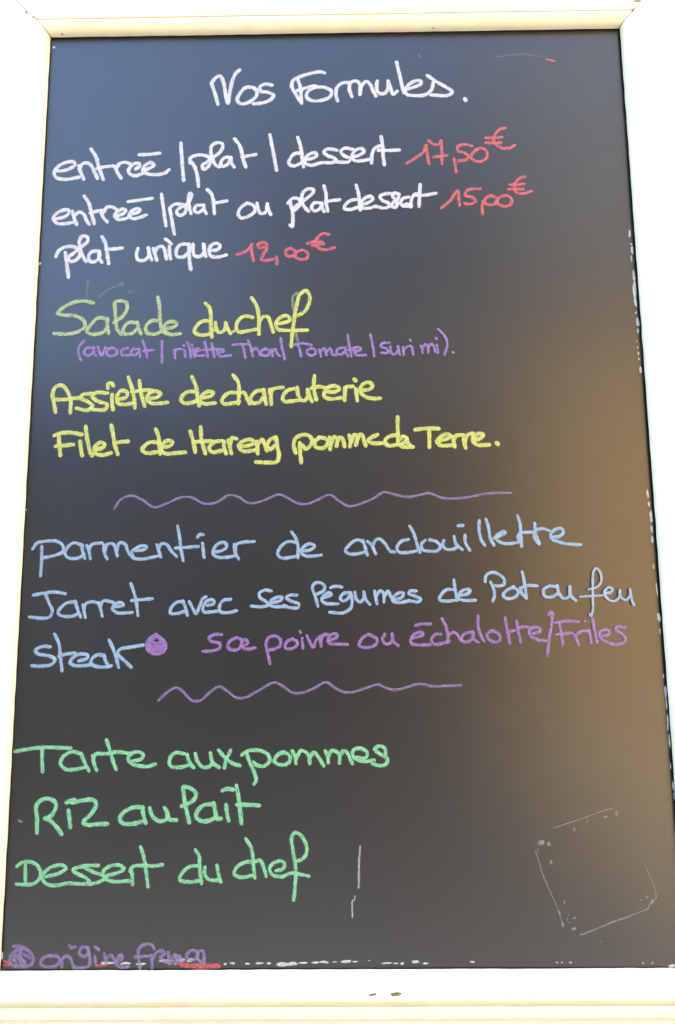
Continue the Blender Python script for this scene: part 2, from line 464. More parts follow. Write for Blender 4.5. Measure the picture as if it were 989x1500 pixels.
('yellow word Terre', '''572 4383,5637 4509,5651 4644,5646
572 4536,5639 4537,5535 4534,5436
570 4653,5507 4747,5533 4771,5561 4733,5581 4662,5550 4621,5494 4659,5454 4752,5450 4815,5457
571 4802,5545 4808,5500 4820,5439
570 4807,5508 4841,5560 4899,5571
571 4924,5563 4925,5499 4941,5422
570 4936,5491 4966,5567 5025,5587
570 5034,5502 5121,5537 5145,5573 5099,5585 5035,5545 5026,5490 5079,5453 5203,5453
657 5294,5469 5300,5463'''),
],
'wave1': [('', '''335 996,4770 1066,4874 1181,4915 1299,4872 1441,4781 1580,4822 1741,4891 1857,4890 1998,4818 2137,4828 2275,4909 2368,4896 2508,4818 2670,4847 2832,4911 2925,4879 3041,4812 3154,4802 3270,4848 3410,4902 3502,4838 3617,4772 3756,4801 3895,4858 4012,4927 4127,4902 4266,4870 4405,4888 4521,4910 4658,4857 4819,4848 5005,4870 5190,4903 5433,4905'''),
],
'parm': [('pale blue word parmentier', '''449 102,4329 145,4390 236,4411 360,4411 431,4368 442,4298 352,4253 230,4228
449 201,4351 207,4224 205,4030
449 658,4358 561,4390 486,4336 467,4260 523,4218 630,4228 674,4262
449 650,4366 661,4289 687,4216
449 706,4357 731,4296 748,4216
448 734,4316 762,4372 869,4387
448 893,4363 904,4279 934,4211
448 909,4302 932,4368 993,4378 1025,4324 1047,4244
448 1044,4308 1062,4382 1124,4377 1165,4292 1221,4222 1306,4202 1504,4235
447 1257,4295 1349,4310 1371,4340 1317,4352 1256,4322 1211,4284 1225,4230
448 1486,4357 1507,4296 1531,4227
447 1503,4311 1532,4369 1594,4364 1642,4295 1705,4230
449 1712,4563 1738,4432 1751,4324 1782,4183
447 1695,4322 1810,4328 1943,4338
447 1993,4368 2002,4291 2014,4215
448 1938,4442 1960,4470 1994,4468
446 2117,4272 2209,4289 2262,4332 2238,4378 2170,4366 2117,4305 2118,4244 2180,4213 2287,4217 2355,4230
447 2346,4354 2355,4273 2394,4196
446 2358,4280 2369,4354 2438,4379 2564,4386'''),
('pale blue word de', '''446 3021,4377 2929,4378 2852,4313 2830,4237 2883,4198 2975,4209 3044,4220
447 2982,4486 3028,4419 3051,4327 3051,4204
445 3105,4277 3189,4287 3235,4329 3189,4356 3120,4326 3082,4265 3143,4219 3219,4218 3306,4229'''),
('pale blue word andouillette', '''445 3778,4370 3710,4394 3617,4337 3578,4268 3631,4237 3754,4248 3792,4266
445 3771,4386 3793,4320 3817,4225
445 3824,4373 3869,4331 3909,4239
445 3877,4316 3908,4384 3954,4402 4015,4348 4074,4263 4115,4255
445 4272,4392 4199,4374 4145,4301 4166,4255 4258,4247 4357,4265
446 4295,4538 4339,4453 4367,4345 4398,4253
445 4459,4379 4420,4344 4426,4283 4502,4260 4593,4266 4625,4312 4581,4366 4510,4386
444 4665,4373 4652,4327 4685,4284 4777,4283 4808,4307
445 4781,4418 4797,4341 4863,4276
445 4901,4432 4901,4355 4947,4268
446 4831,4540 4880,4543
446 5065,4592 5058,4492 5077,4384 5113,4323
446 5139,4607 5166,4506 5177,4399 5215,4322
444 5220,4398 5290,4425 5348,4458 5338,4473 5283,4451 5236,4398 5287,4351 5378,4335 5480,4349
446 5490,4642 5514,4556 5516,4456 5520,4308
444 5508,4452 5480,4408 5500,4354
444 5513,4456 5581,4460 5665,4463
445 5674,4555 5680,4447 5715,4332
444 5665,4460 5665,4394 5705,4337
444 5690,4490 5766,4497 5829,4476
443 5868,4404 5945,4414 5985,4457 5972,4498 5903,4491 5847,4438 5852,4384 5941,4345 6047,4324 6168,4315'''),
],
'jarret': [('pale blue word Jarret', '''445 144,3817 258,3839 387,3848 490,3829
445 273,3827 316,3736 358,3645 331,3578 241,3564 115,3580
444 613,3738 522,3731 448,3675 424,3619 483,3584 604,3591 648,3620
444 605,3745 631,3673 672,3575
443 695,3702 709,3635 726,3572
443 708,3654 720,3714 780,3739 852,3727
443 869,3724 890,3656 911,3585
443 889,3683 910,3743 963,3748 1020,3730
443 1056,3681 1139,3699 1116,3726 1048,3715 1019,3662 1074,3617 1236,3620
445 1215,3932 1257,3818 1283,3713 1302,3589
443 1229,3748 1343,3757 1452,3767'''),
('pale blue word avec', '''442 1798,3728 1730,3728 1663,3664 1657,3609 1733,3604 1823,3630
442 1793,3738 1822,3663 1842,3585
442 1863,3730 1898,3662 1937,3602 1974,3677 2010,3763 2043,3781
442 2064,3688 2132,3710 2124,3747 2056,3736 2012,3661 2028,3616 2111,3620 2194,3630
442 2314,3753 2231,3739 2194,3675 2202,3622 2278,3607 2379,3628'''),
('pale blue word ses', '''442 2758,3839 2690,3850 2629,3813 2637,3768 2706,3722 2729,3692 2676,3670 2544,3676
441 2751,3704 2857,3736 2880,3770 2812,3766 2751,3722 2759,3677 2842,3668 2926,3672
441 3039,3791 2963,3792 2925,3765 2978,3727 3062,3697 3054,3659 2963,3657 2903,3680'''),
('pale blue word legumes', '''440 3270,3672 3244,3770 3211,3876 3237,3918 3305,3923 3347,3879 3327,3834 3266,3804
441 3327,3759 3418,3791 3410,3811 3350,3799 3312,3739 3349,3702 3488,3693
442 3414,3871 3464,3886 3532,3876
441 3615,3816 3547,3802 3516,3753 3546,3722 3599,3752 3630,3804
441 3630,3812 3644,3722 3628,3647 3545,3595 3401,3604
441 3676,3816 3690,3744 3727,3713 3770,3743 3774,3811
441 3774,3818 3796,3735 3836,3687
441 3892,3825 3902,3764 3916,3694
440 3909,3772 3948,3829 3986,3809 3992,3711
440 3996,3771 4039,3828 4068,3763 4108,3715
440 4120,3737 4189,3759 4205,3804 4152,3807 4098,3763 4090,3718 4165,3702 4264,3721
440 4342,3825 4281,3826 4265,3799 4333,3768 4392,3735 4369,3708 4264,3721'''),
('pale blue word de', '''440 4752,3836 4676,3836 4606,3765 4598,3728 4680,3712 4786,3726
441 4760,3940 4771,3839 4789,3723
439 4833,3775 4909,3792 4933,3827 4880,3838 4818,3793 4802,3741 4876,3718 4985,3720'''),
('pale blue word Pot', '''440 5102,3923 5112,3983 5174,4021 5249,4000 5308,3947 5305,3891 5244,3872 5211,3877
440 5162,3911 5190,3843 5198,3775 5177,3712
439 5410,3860 5325,3819 5293,3767 5329,3736 5420,3751 5460,3810 5402,3860
441 5510,4021 5526,3930 5537,3840 5543,3739
439 5481,3848 5493,3795 5528,3747
439 5503,3855 5561,3874 5662,3871'''),
('pale blue word au', '''439 5874,3859 5789,3864 5734,3822 5739,3762 5813,3747 5882,3781
439 5887,3866 5898,3791 5948,3731 6009,3753 6022,3857
439 6022,3857 6025,3767 6077,3707'''),
('pale blue word feu', '''318 6224,3826 6316,3852 6364,3907 6363,4005 6320,4055 6288,4021 6272,3885 6264,3735 6256,3601 6230,3542 6220,3560
318 6129,3748 6250,3755 6370,3761
353 6402,3784 6463,3794 6483,3828 6443,3846 6395,3802 6414,3734 6487,3696 6549,3737 6562,3815
353 6561,3808 6571,3733 6622,3710 6671,3762 6675,3822
353 6674,3814 6683,3717 6704,3654'''),
],
'steak': [('', '''468 347,3256 271,3261 190,3220 215,3183 337,3160 406,3123 379,3072 267,3050 161,3056
470 394,3389 444,3285 465,3152 490,3002
468 450,3156 532,3178 622,3187
467 671,3103 752,3128 766,3161 683,3177 609,3143 574,3085 628,3055 748,3054 815,3065
467 947,3153 879,3168 820,3134 800,3076 853,3046 959,3035 1022,3049
467 939,3163 959,3104 996,3045
468 994,3318 1043,3221 1076,3132 1105,3037
467 1361,3266 1238,3246 1118,3225 1089,3176 1167,3102 1240,3033'''),
],
'blob': [('', '''497 1501,3377 1434,3328 1406,3262 1430,3203 1521,3173 1596,3202 1609,3268 1562,3335 1501,3377
496 1464,3350 1450,3306 1430,3225
496 1539,3342 1578,3290 1595,3238
495 1437,3240 1519,3246 1602,3256
495 1430,3213 1520,3217 1595,3224
496 1480,3291 1503,3276 1541,3291
496 1457,3328 1516,3357'''),
],
'sce': [('mauve word Sce', '''425 2217,3371 2149,3375 2082,3335 2105,3301 2196,3278 2204,3234 2137,3202 2020,3194
424 2429,3320 2383,3336 2309,3299 2287,3240 2332,3206 2407,3217 2437,3261
424 2452,3251 2504,3280 2481,3317 2444,3298 2437,3247 2482,3217 2583,3228'''),
('mauve word poivre', '''422 2746,3060 2723,3170 2705,3273 2730,3332 2797,3354 2858,3316 2858,3250 2798,3213 2730,3204
424 2993,3320 2933,3293 2910,3235 2948,3212 3023,3234 3045,3282 2993,3320
424 3098,3322 3101,3270 3108,3223
424 3073,3397 3077,3388
424 3151,3351 3196,3254 3218,3229 3248,3298 3294,3347
423 3293,3328 3304,3243
423 3301,3302 3331,3361 3372,3364
423 3398,3302 3474,3333 3474,3367 3414,3364 3376,3312 3398,3268 3488,3260 3589,3257'''),
('mauve word ou', '''423 3814,3364 3746,3316 3715,3243 3789,3220 3894,3249 3910,3307 3821,3364
423 3994,3363 3970,3300 4014,3255 4072,3284 4076,3362
423 4073,3365 4090,3284 4137,3241'''),
('mauve word echalotte', '''422 4294,3316 4408,3352 4401,3377 4333,3370 4280,3319 4286,3260 4368,3244 4483,3246
423 4335,3456 4418,3470 4496,3468
422 4603,3358 4535,3351 4500,3288 4532,3250 4637,3264 4690,3283
424 4623,3523 4658,3449 4678,3360 4675,3268
422 4692,3349 4738,3379 4782,3352 4810,3297
422 4925,3377 4857,3358 4826,3300 4862,3270 4938,3299 4955,3372
422 4951,3380 4963,3299 5004,3269
423 5014,3550 5010,3446 5030,3357 5067,3280
422 5158,3390 5104,3356 5125,3297 5191,3267 5244,3296 5224,3360 5158,3394
423 5306,3525 5323,3399 5347,3256
422 5322,3378 5400,3388
422 5432,3487 5442,3383 5463,3270
422 5451,3417 5527,3431 5586,3412
421 5599,3357 5675,3374 5676,3408 5625,3426 5563,3397 5568,3338 5641,3293 5733,3278'''),
('mauve slash', '''423 5805,3580 5816,3513 5796,3410 5766,3263 5744,3123
352 5776,3558 5793,3588 5820,3585 5834,3561'''),
('mauve word Frites', '''422 5852,3473 5950,3487 6094,3479
422 5889,3468 5906,3365 5914,3237
421 5860,3346 5942,3353 6006,3361
421 6039,3349 6066,3290 6085,3235
421 6064,3334 6123,3378 6205,3377
421 6206,3384 6217,3318 6223,3252
351 6171,3485 6174,3481
422 6251,3517 6266,3391 6288,3256
420 6344,3321 6420,3346 6422,3380 6363,3391 6316,3361 6342,3288 6414,3250 6517,3235 6594,3278 6568,3337 6497,3389 6514,3423 6591,3411'''),
],
'wave2': [('', '''350 1550,2682 1641,2763 1733,2811 1809,2771 1904,2679 1997,2675 2098,2759 2200,2819 2294,2767 2387,2703 2480,2702 2610,2765 2796,2858 2889,2817 3001,2747 3112,2752 3224,2796 3355,2857 3438,2804 3540,2754 3651,2754 3782,2792 3912,2828 4004,2791 4097,2772 4227,2798 4358,2833 4487,2809 4636,2808 4803,2817'''),
],
'tarte': [('green word Tarte', '''487 29,2160 164,2183 326,2200 489,2195 618,2190
487 315,2189 320,2076 331,1953
486 729,2134 639,2152 552,2110 519,2039 573,1975 691,1974 779,1992
486 736,2130 777,2044 824,1959
486 860,2108 876,2037 908,1963
486 872,2072 892,2126 1010,2131 1127,2148 1249,2133
487 1004,2270 1046,2156 1079,2057 1114,1972
485 1285,2053 1380,2076 1401,2115 1349,2147 1275,2133 1240,2084 1279,2027 1383,2001 1456,1998 1529,2021'''),
('green word aux', '''485 1831,2127 1742,2135 1685,2074 1694,2003 1775,1985 1892,2009
485 1868,2115 1891,2052 1940,1984
485 1956,2122 1980,2051 2040,1987 2113,1994 2135,2022
485 2118,2128 2142,2036 2212,1983
485 2206,2156 2288,2070 2363,2020 2432,2002
485 2332,2155 2289,2063 2268,1981'''),
('green word pommes', '''484 2456,2111 2509,2148 2632,2155 2730,2112 2748,2044 2686,1994 2607,2008 2580,2032
484 2500,2131 2545,2020 2590,1919 2608,1851 2587,1814
484 2897,2133 2827,2100 2800,2041 2862,2005 2950,2026 2968,2082 2906,2133 2844,2120
484 2991,2144 3021,2085 3029,2022
483 3033,2068 3082,2149 3144,2126 3170,2075 3176,2021
483 3179,2084 3223,2131 3267,2083 3323,1995
483 3343,2142 3364,2091 3373,2028
483 3373,2083 3409,2147 3470,2129 3493,2082 3492,2024
483 3496,2085 3532,2146 3576,2124 3602,2064 3628,2018
482 3655,2077 3769,2072 3787,2127 3709,2170 3638,2149 3637,2089 3725,2038 3857,2046
482 3981,2104 3973,2169 3903,2190 3867,2161 3919,2113 3997,2062 3988,2011 3917,1991 3844,2012'''),
],
'riz': [('green word Riz', '''534 303,1338 296,1479 282,1604 338,1666 425,1673 486,1631 482,1561 434,1499 381,1476
536 384,1479 443,1451 504,1395 562,1323
536 626,1553 639,1477 653,1391
537 603,1637 682,1664
537 669,1634 771,1657 888,1659 919,1614 864,1517 787,1435 839,1410 941,1417 1039,1420'''),
('green word au', '''535 1410,1584 1315,1584 1214,1536 1172,1474 1203,1426 1305,1418 1407,1442
535 1410,1584 1419,1514 1446,1428
535 1488,1571 1515,1499 1590,1443 1662,1464 1671,1505
535 1644,1575 1675,1526 1695,1464 1767,1454'''),
('green word lait', '''533 1906,1432 1871,1566 1846,1692 1837,1782 1910,1775 1970,1719 1956,1663 1884,1615 1824,1594
535 2162,1611 2060,1604 1988,1538 1982,1476 2048,1441 2135,1454 2186,1488
535 2162,1620 2178,1537 2204,1461 2237,1467
534 2293,1599 2302,1522 2320,1450
536 2255,1749 2306,1766 2360,1758
536 2400,1793 2424,1674 2440,1549 2456,1422
534 2410,1605 2512,1604 2639,1597'''),
],
'des': [('green word Dessert', '''470 111,1003 160,1040 246,1046 321,1012 360,944 349,876 287,829 200,823 118,827
470 197,1019 206,850
469 420,900 542,929 626,980 589,1011 481,997 404,944 378,889 431,828 533,814 647,834 792,827 936,833 1035,873
469 961,1009 813,1003 699,966 744,928 833,891 878,846
469 814,993 902,948 1020,907 1049,886
468 1063,910 1163,933 1234,971 1189,1008 1088,1001 1018,947 1035,886 1108,852 1298,855
468 1306,973 1323,898 1328,821
468 1297,953 1332,997 1440,1006 1527,999 1631,1012
470 1403,1184 1438,1088 1463,965 1489,800'''),
('green word du', '''468 2003,1001 1917,990 1832,916 1819,862 1906,842 2021,852
469 1979,1153 2016,1099 2025,976 2045,831
467 2080,983 2077,922 2121,867 2193,856 2229,860
468 2205,1002 2221,921 2246,844'''),
('green word chef', '''467 2573,1038 2494,1031 2408,980 2387,919 2452,885 2567,902
469 2506,1259 2558,1183 2580,1074 2588,979 2602,882
467 2602,1037 2653,1051 2689,992 2718,895
466 2826,948 2898,971 2905,1022 2862,1046 2783,1012 2754,965 2783,910 2884,890 2970,923 3085,909 3159,894
464 3006,665 3020,801 3027,977 2999,1140 2984,1263 3013,1322 3071,1304 3129,1221 3143,1139 3107,1071 3042,1038'''),
],
'ori': [('faded purple circled mark', '''416 119,228 190,228 279,178 332,105 307,53 201,33 107,53 89,119 136,185 185,198
416 164,191 125,119 157,64
416 193,185 199,64
415 152,145 241,90
415 223,158 296,116
415 182,119 257,50
415 134,90 181,145 206,198'''),
('faded purple word origine', '''415 509,141 425,111 413,59 471,32 570,45 604,88 580,130 492,137
414 628,32 631,104 673,134 709,117 733,64 756,22
416 697,233 719,213
402 719,213 757,222
415 876,219 819,209 807,156 851,129 892,162 890,212
415 890,215 911,129 911,50 855,24 756,29
414 965,129 974,67
415 964,221 999,195
415 1060,155 1083,73
414 1079,113 1121,139 1165,102 1183,60
414 1194,73 1250,115 1234,145 1200,115 1195,49 1238,30 1312,36'''),
('faded purple word France', '''413 1432,20 1415,114 1412,190 1461,239 1546,239 1571,206
414 1379,127 1450,130 1514,133
414 1546,140 1559,19
414 1560,100 1605,170 1661,183 1676,153 1635,120 1710,71
414 1719,166 1738,58
413 1752,73 1790,149 1820,84
413 1792,58 1833,136 1865,84
413 1904,123 1932,175 1988,188 2018,138 1990,99 1930,106
413 2018,109 2031,175 2074,181 2089,125 2076,57 2033,96'''),
],
'stray': [('', '''271 3700,1178 3687,1042 3683,907 3679,779
215 3640,692 3631,659 3611,645 3610,572 3611,492'''),
],
'smear': [('', '''599 1863,44 1963,31 2105,30 2232,30
266 1721,61 1849,53
335 34,87 71,67 115,51
201 29,47 158,43
267 982,40 1081,50'''),
],
'wiped': [('', '''382 589,7491 585,7419 580,7347 579,7265
304 729,7274 795,7334 880,7384
457 880,7386 938,7409 991,7429
458 981,7439 1006,7418
457 1077,7330 1115,7335
317 4531,10347 4573,10309
238 4695,10288 4719,10259
317 5480,10307 5776,10335 6027,10298'''),
],
}

# ------------------------------------------------------------------ the menu board
board = empty("menu_board", PANEL)
board["label"] = "blackboard menu in a cream painted wooden frame with colourful handwritten French dishes"
board["category"] = "menu board"

def lb(x, y, n=0.0):                       # board-local metres
    return Vector((x / 1000, -n / 1000, y / 1000))

bm = bmesh.new()
nx, nz = 40, 60
grid = []
for j in range(nz + 1):
    row = []
    for i in range(nx + 1):
        x = -6 + (PW * 1000 + 12) * i / nx; y = -6 + (PH * 1000 + 12) * j / nz
        row.append(bm.verts.new(lb(x, y, 0)))
    grid.append(row)
for j in range(nz):
    for i in range(nx):
        bm.faces.new((grid[j][i], grid[j][i + 1], grid[j + 1][i + 1], grid[j + 1][i]))
geo = bmesh.ops.extrude_face_region(bm, geom=list(bm.faces))
for v in [g for g in geo["geom"] if isinstance(g, bmesh.types.BMVert)]: v.co.y = 0.008
bmesh.ops.recalc_face_normals(bm, faces=bm.faces)
panel = mesh_obj("chalkboard_panel", bm, SLATE, board)

# frame rails: a moulded profile (outward offset, height above the panel) swept along each side, mitred at the ends
def ovolo(w, d, base=0.3, n=8):
    return [(w * (1 - math.cos(math.pi / 2 * k / n)) , base + (d - base) * math.sin(math.pi / 2 * k / n)) for k in range(n + 1)]

def side_profile(w=12.4, d=14, width=92, base=1.4, quirk=True):
    p = ovolo(w, d, base)
    if quirk: p += [(w + 0.25, d - 0.9), (w + 1.1, d - 0.9), (w + 1.4, d + 0.5), (w + 2.2, d + 0.9)]
    else: p += [(w + 1.0, d + 0.3), (w + 2.4, d + 0.7), (w + 6, d + 0.9), (w + 9, d + 0.9)]
    p += [(width - 4, d + 0.9), (width - 1.2, d - 0.4), (width, d - 4), (width, -18), (8, -18), (8, base + 0.4)]
    return p

def bottom_profile(w=22, d=14):
    p = [(0, 1.2), (0.5, 3.0), (2, 5.0), (7, 8.5), (14, 12), (w - 2, d - 0.2), (w, d)]
    p += [(w + 1.2, d - 0.5), (w + 4.5, d - 3.2), (w + 6.4, d - 5.2), (w + 7, d - 7.2), (w + 8.6, d - 7.2), (w + 9.2, d - 4.8), (w + 19.2, d - 4.6), (w + 20.4, d - 5.4), (w + 22.5, d - 9), (w + 24.5, d - 14)]
    p += [(w + 33, -10), (w + 33, -18), (8, -18), (8, 1.6)]
    return p

def rail(prof, length, place, gap0, gap1, outer0, outer1, seed, wob=0.35):
    """place(along, offset, height) -> board mm; outer0/1 scale the mitre at each end"""
    rnd = random.Random(seed); bm = bmesh.new(); N = 160
    ph = [(rnd.uniform(0, 6.3), rnd.uniform(0.02, 0.25), rnd.uniform(0.2, 1)) for _ in range(9)]
    rings = []
    for i in range(N + 1):
        t = i / N; ring = []
        for k, (o, h) in enumerate(prof):
            a0 = -o * outer0 + gap0; a1 = length + o * outer1 - gap1
            al = a0 + (a1 - a0) * t
            dw = sum(math.sin(al * f + p) * a for p, f, a in ph) / 4 * wob
            if k == 0: oo = o + dw
            elif h > 0 and o < 80: oo = o + dw * 0.35
            else: oo = o
            hh = h + (math.sin(al * 0.021 + k * 0.2 + seed) * 0.12 if 0.3 < h else 0)
            ring.append(bm.verts.new(lb(*place(al, oo, hh))))
        rings.append(ring)
    n = len(prof)
    for i in range(N):
        for k in range(n):
            bm.faces.new((rings[i][k], rings[i][(k + 1) % n], rings[i + 1][(k + 1) % n], rings[i + 1][k]))
    bm.faces.new(rings[0]); bm.faces.new(list(reversed(rings[-1])))
    bmesh.ops.recalc_face_normals(bm, faces=bm.faces)
    return bm

W_, H_ = PW * 1000, PH * 1000
SP, LP, RP, BP = side_profile(), side_profile(quirk=False), side_profile(base=3.2, quirk=False), bottom_profile()
kb = 55 / 92
rails = [
    ("frame_rail", rail(SP, W_, lambda a, o, h: (a, H_ + o, h), 0.75, 0.6, 1, 1, 1), "top rail of the cream frame"),
    ("frame_rail", rail(LP, H_, lambda a, o, h: (-o, a, h), 0.3, 0.55, kb, 1, 2), "left rail of the cream frame"),
    ("frame_rail", rail(RP, H_, lambda a, o, h: (W_ + o, a, h), 0.3, 0.55, kb, 1, 3), "right rail of the cream frame"),
    ("bottom_rail", rail(BP, W_, lambda a, o, h: (a, -o, h), 0.3, 0.3, 1 / kb, 1 / kb, 4), "bottom rail of the cream frame, deeper and grooved"),
]
for nm, b_, lab in rails:
    o = mesh_obj(nm, b_, CREAM, board, True)
    me = o.data
    try:
        me.set_sharp_from_angle(angle=math.radians(40))
    except Exception: pass
    o["label"] = lab

# ------------------------------------------------------------------ handwriting
def spline(pts, step=0.9):
    P = [Vector(p) for p in pts]
    if len(P) == 1: P.append(P[0] + Vector((0.3, 0)))
    Q = [2 * P[0] - P[1]] + P + [2 * P[-1] - P[-2]]
    out = []
    for i in range(1, len(Q) - 2):
        p0, p1, p2, p3 = Q[i - 1:i + 3]
        t0 = 0.0; t1 = t0 + max((p1 - p0).length, 1e-4) ** 0.5; t2 = t1 + max((p2 - p1).length, 1e-4) ** 0.5; t3 = t2 + max((p3 - p2).length, 1e-4) ** 0.5
        n = max(2, int((p2 - p1).length / step))
        for k in range(n):
            t = t1 + (t2 - t1) * k / n
            A1 = (t1 - t) / (t1 - t0) * p0 + (t - t0) / (t1 - t0) * p1
            A2 = (t2 - t) / (t2 - t1) * p1 + (t - t1) / (t2 - t1) * p2
            A3 = (t3 - t) / (t3 - t2) * p2 + (t - t2) / (t3 - t2) * p3
            B1 = (t2 - t) / (t2 - t0) * A1 + (t - t0) / (t2 - t0) * A2
            B2 = (t3 - t) / (t3 - t1) * A2 + (t - t1) / (t3 - t1) * A3
            out.append((t2 - t) / (t2 - t1) * B1 + (t - t1) / (t2 - t1) * B2)
    out.append(P[-1]); return out

def ribbon(bm, uvl, pts, width, z, rnd, dome=0.22):
    c = spline(pts); n = len(c); hw = width / 2
    T = []
    for i in range(n):
        d = c[min(i + 1, n - 1)] - c[max(i - 1, 0)]
        T.append(d.normalized() if d.length > 1e-6 else Vector((1, 0)))
    ph, ph2 = rnd.uniform(0, 6), rnd.uniform(0, 6)
    secs = []
    cap = [0.12, 0.35, 0.6, 0.8]
    for q in cap:                                        # round start
        ang = q * math.pi / 2; secs.append((c[0] - T[0] * hw * 0.9 * math.cos(ang), T[0], hw * math.sin(ang)))
    for i in range(n):
        s = i * 0.9
        k = 1 + 0.07 * math.sin(s * 0.35 + ph) + 0.05 * math.sin(s * 0.9 + ph2)
        secs.append((c[i], T[i], hw * k))
    for q in reversed(cap):
        ang = q * math.pi / 2; secs.append((c[-1] + T[-1] * hw * 0.9 * math.cos(ang), T[-1], hw * math.sin(ang)))
    rows = []
    us = (-1, -0.55, 0, 0.55, 1)
    for p, t, h in secs:
        nrm = Vector((-t.y, t.x)); row = []
        for u in us:
            q = p + nrm * h * u
            row.append(bm.verts.new(lb(q.x, q.y, z + dome * (1 - u * u) * min(1, h / hw))))
        rows.append(row)
    L = 0
    for i in range(len(rows) - 1):
        for k in range(4):
            f = bm.faces.new((rows[i][k], rows[i][k + 1], rows[i + 1][k + 1], rows[i + 1][k]))
            for lp, (ii, kk) in zip(f.loops, ((i, k), (i, k + 1), (i + 1, k + 1), (i + 1, k))):
                lp[uvl].uv = (us[kk], ii * 0.1)

def write(name, keys, mat, label, z=0.06):
    groups = INK[keys]; parent = panel; i = 0
    if len(groups) > 1:                                   # a line of several words: line > words
        parent = bpy.data.objects.new(name, None); S.collection.objects.link(parent); parent.parent = board
        parent["label"] = label
    for what, strokes in groups:
        bm = bmesh.new(); uvl = bm.loops.layers.uv.new("UVMap"); rnd = random.Random(label + what)
        for line in strokes.split('\n'):
            w, *ps = line.split(' ')
            ribbon(bm, uvl, [[float(v) / 10 for v in p.split(',')] for p in ps], int(w) / 100, z + 0.03 * i, rnd); i += 1
        bar = what.endswith(("bar", "slash", "mark"))
        o = mesh_obj(name if len(groups) == 1 else "handwritten_mark" if bar else "handwritten_word", bm, mat, parent if len(groups) > 1 else board, True)
        o["label"] = what or label

write("handwritten_heading", 'head', WHITE, "white heading Nos Formules")
write("handwritten_line", 'l2', WHITE, "white line entree plat dessert with upright bars")
write("handwritten_price", 'p2', RED, "red price 17,50 euro")
write("handwritten_line", 'l3', WHITE, "white line entree plat ou plat dessert")
write("handwritten_price", 'p3', RED, "red price 15,00 euro")
write("handwritten_line", 'l4', WHITE, "white line plat unique")
write("handwritten_price", 'p4', RED, "red price 12,00 euro")
write("handwritten_line", 'paren', PURPLE, "small purple line in brackets under the salad")
write("handwritten_line", 'salade', PALE, "pale yellow green word Salade", 0.5)
write("handwritten_line", 'chefghost', GHOST, "faint yellow trace beside the f of chef", 0.4)
write("handwritten_line", 'chef', YELLOW, "bright yellow words du chef", 1.0)
write("handwritten_line", 'assi', YELLOW, "yellow line Assiette de charcuterie")
write("handwritten_line", 'filet', YELLOW, "yellow line Filet de Hareng pomme de Terre")
write("wavy_line", 'wave1', LILAC, "upper lilac wavy dividing line")
write("handwritten_line", 'parm', BLUE, "pale blue line parmentier de andouillette")
write("handwritten_line", 'sce', MAUVE, "mauve line Sce poivre ou echalotte Frites")
write("handwritten_line", 'jarret', BLUE, "pale blue line Jarret avec ses legumes de Pot au feu", 1.2)
write("handwritten_line", 'steak', BLUE, "pale blue word steak")
write("filled_dot", 'blob', PURPLE if False else MAUVE, "purple scribbled dot after steak", 0.5)
write("wavy_line", 'wave2', LILAC, "lower lilac wavy dividing line")
write("handwritten_line", 'tarte', GREEN, "green line Tarte aux pommes")
write("handwritten_line", 'riz', GREEN, "green line Riz au lait")
write("handwritten_line", 'des', GREEN, "green line Dessert du chef")
write("chalk_smear", 'smear', RED, "red smear along the lower edge")
write("handwritten_line", 'ori', FADED, "purple line origine France at the lower edge", 0.3)
write("wiped_mark", 'wiped', WIPED, "faint ghost of wiped off chalk")
write("chalk_mark", 'stray', GREY, "grey stray vertical chalk mark")

def blobs(name, items, mat, label, z=0.08, thick=0.25, seed=3):
    """irregular spots: (x, y, half width, half height, tilt) in board mm"""
    bm = bmesh.new(); uvl = bm.loops.layers.uv.new("UVMap"); rnd = random.Random(seed)
    for x, y, a, b, tilt in items:
        n = 14; ct, st = math.cos(tilt), math.sin(tilt)
        rad = [rnd.uniform(0.4, 1.35) for _ in range(n)]
        rad = [(rad[i - 1] + 2 * rad[i] + rad[(i + 1) % n]) / 4 for i in range(n)]
        rings = []
        for q, hgt in ((1.0, 0.0), (0.7, 0.6)):
            ring = []
            for i in range(n):
                an = 2 * math.pi * i / n; u, v = a * q * rad[i] * math.cos(an), b * q * rad[i] * math.sin(an)
                ring.append(bm.verts.new(lb(x + u * ct - v * st, y + u * st + v * ct, z + thick * hgt)))
            rings.append(ring)
        c = bm.verts.new(lb(x, y, z + thick))
        for i in range(n):
            j = (i + 1) % n
            f = bm.faces.new((rings[0][i], rings[0][j], rings[1][j], rings[1][i]))
            for lp, u in zip(f.loops, (0.85, 0.85, 0.5, 0.5)): lp[uvl].uv = (u, 0)
            f = bm.faces.new((rings[1][i], rings[1][j], c))
            for lp, u in zip(f.loops, (0.5, 0.5, 0)): lp[uvl].uv = (u, 0)
        z += 0.004
    o = mesh_obj(name, bm, mat, panel, True); o["label"] = label
    return o

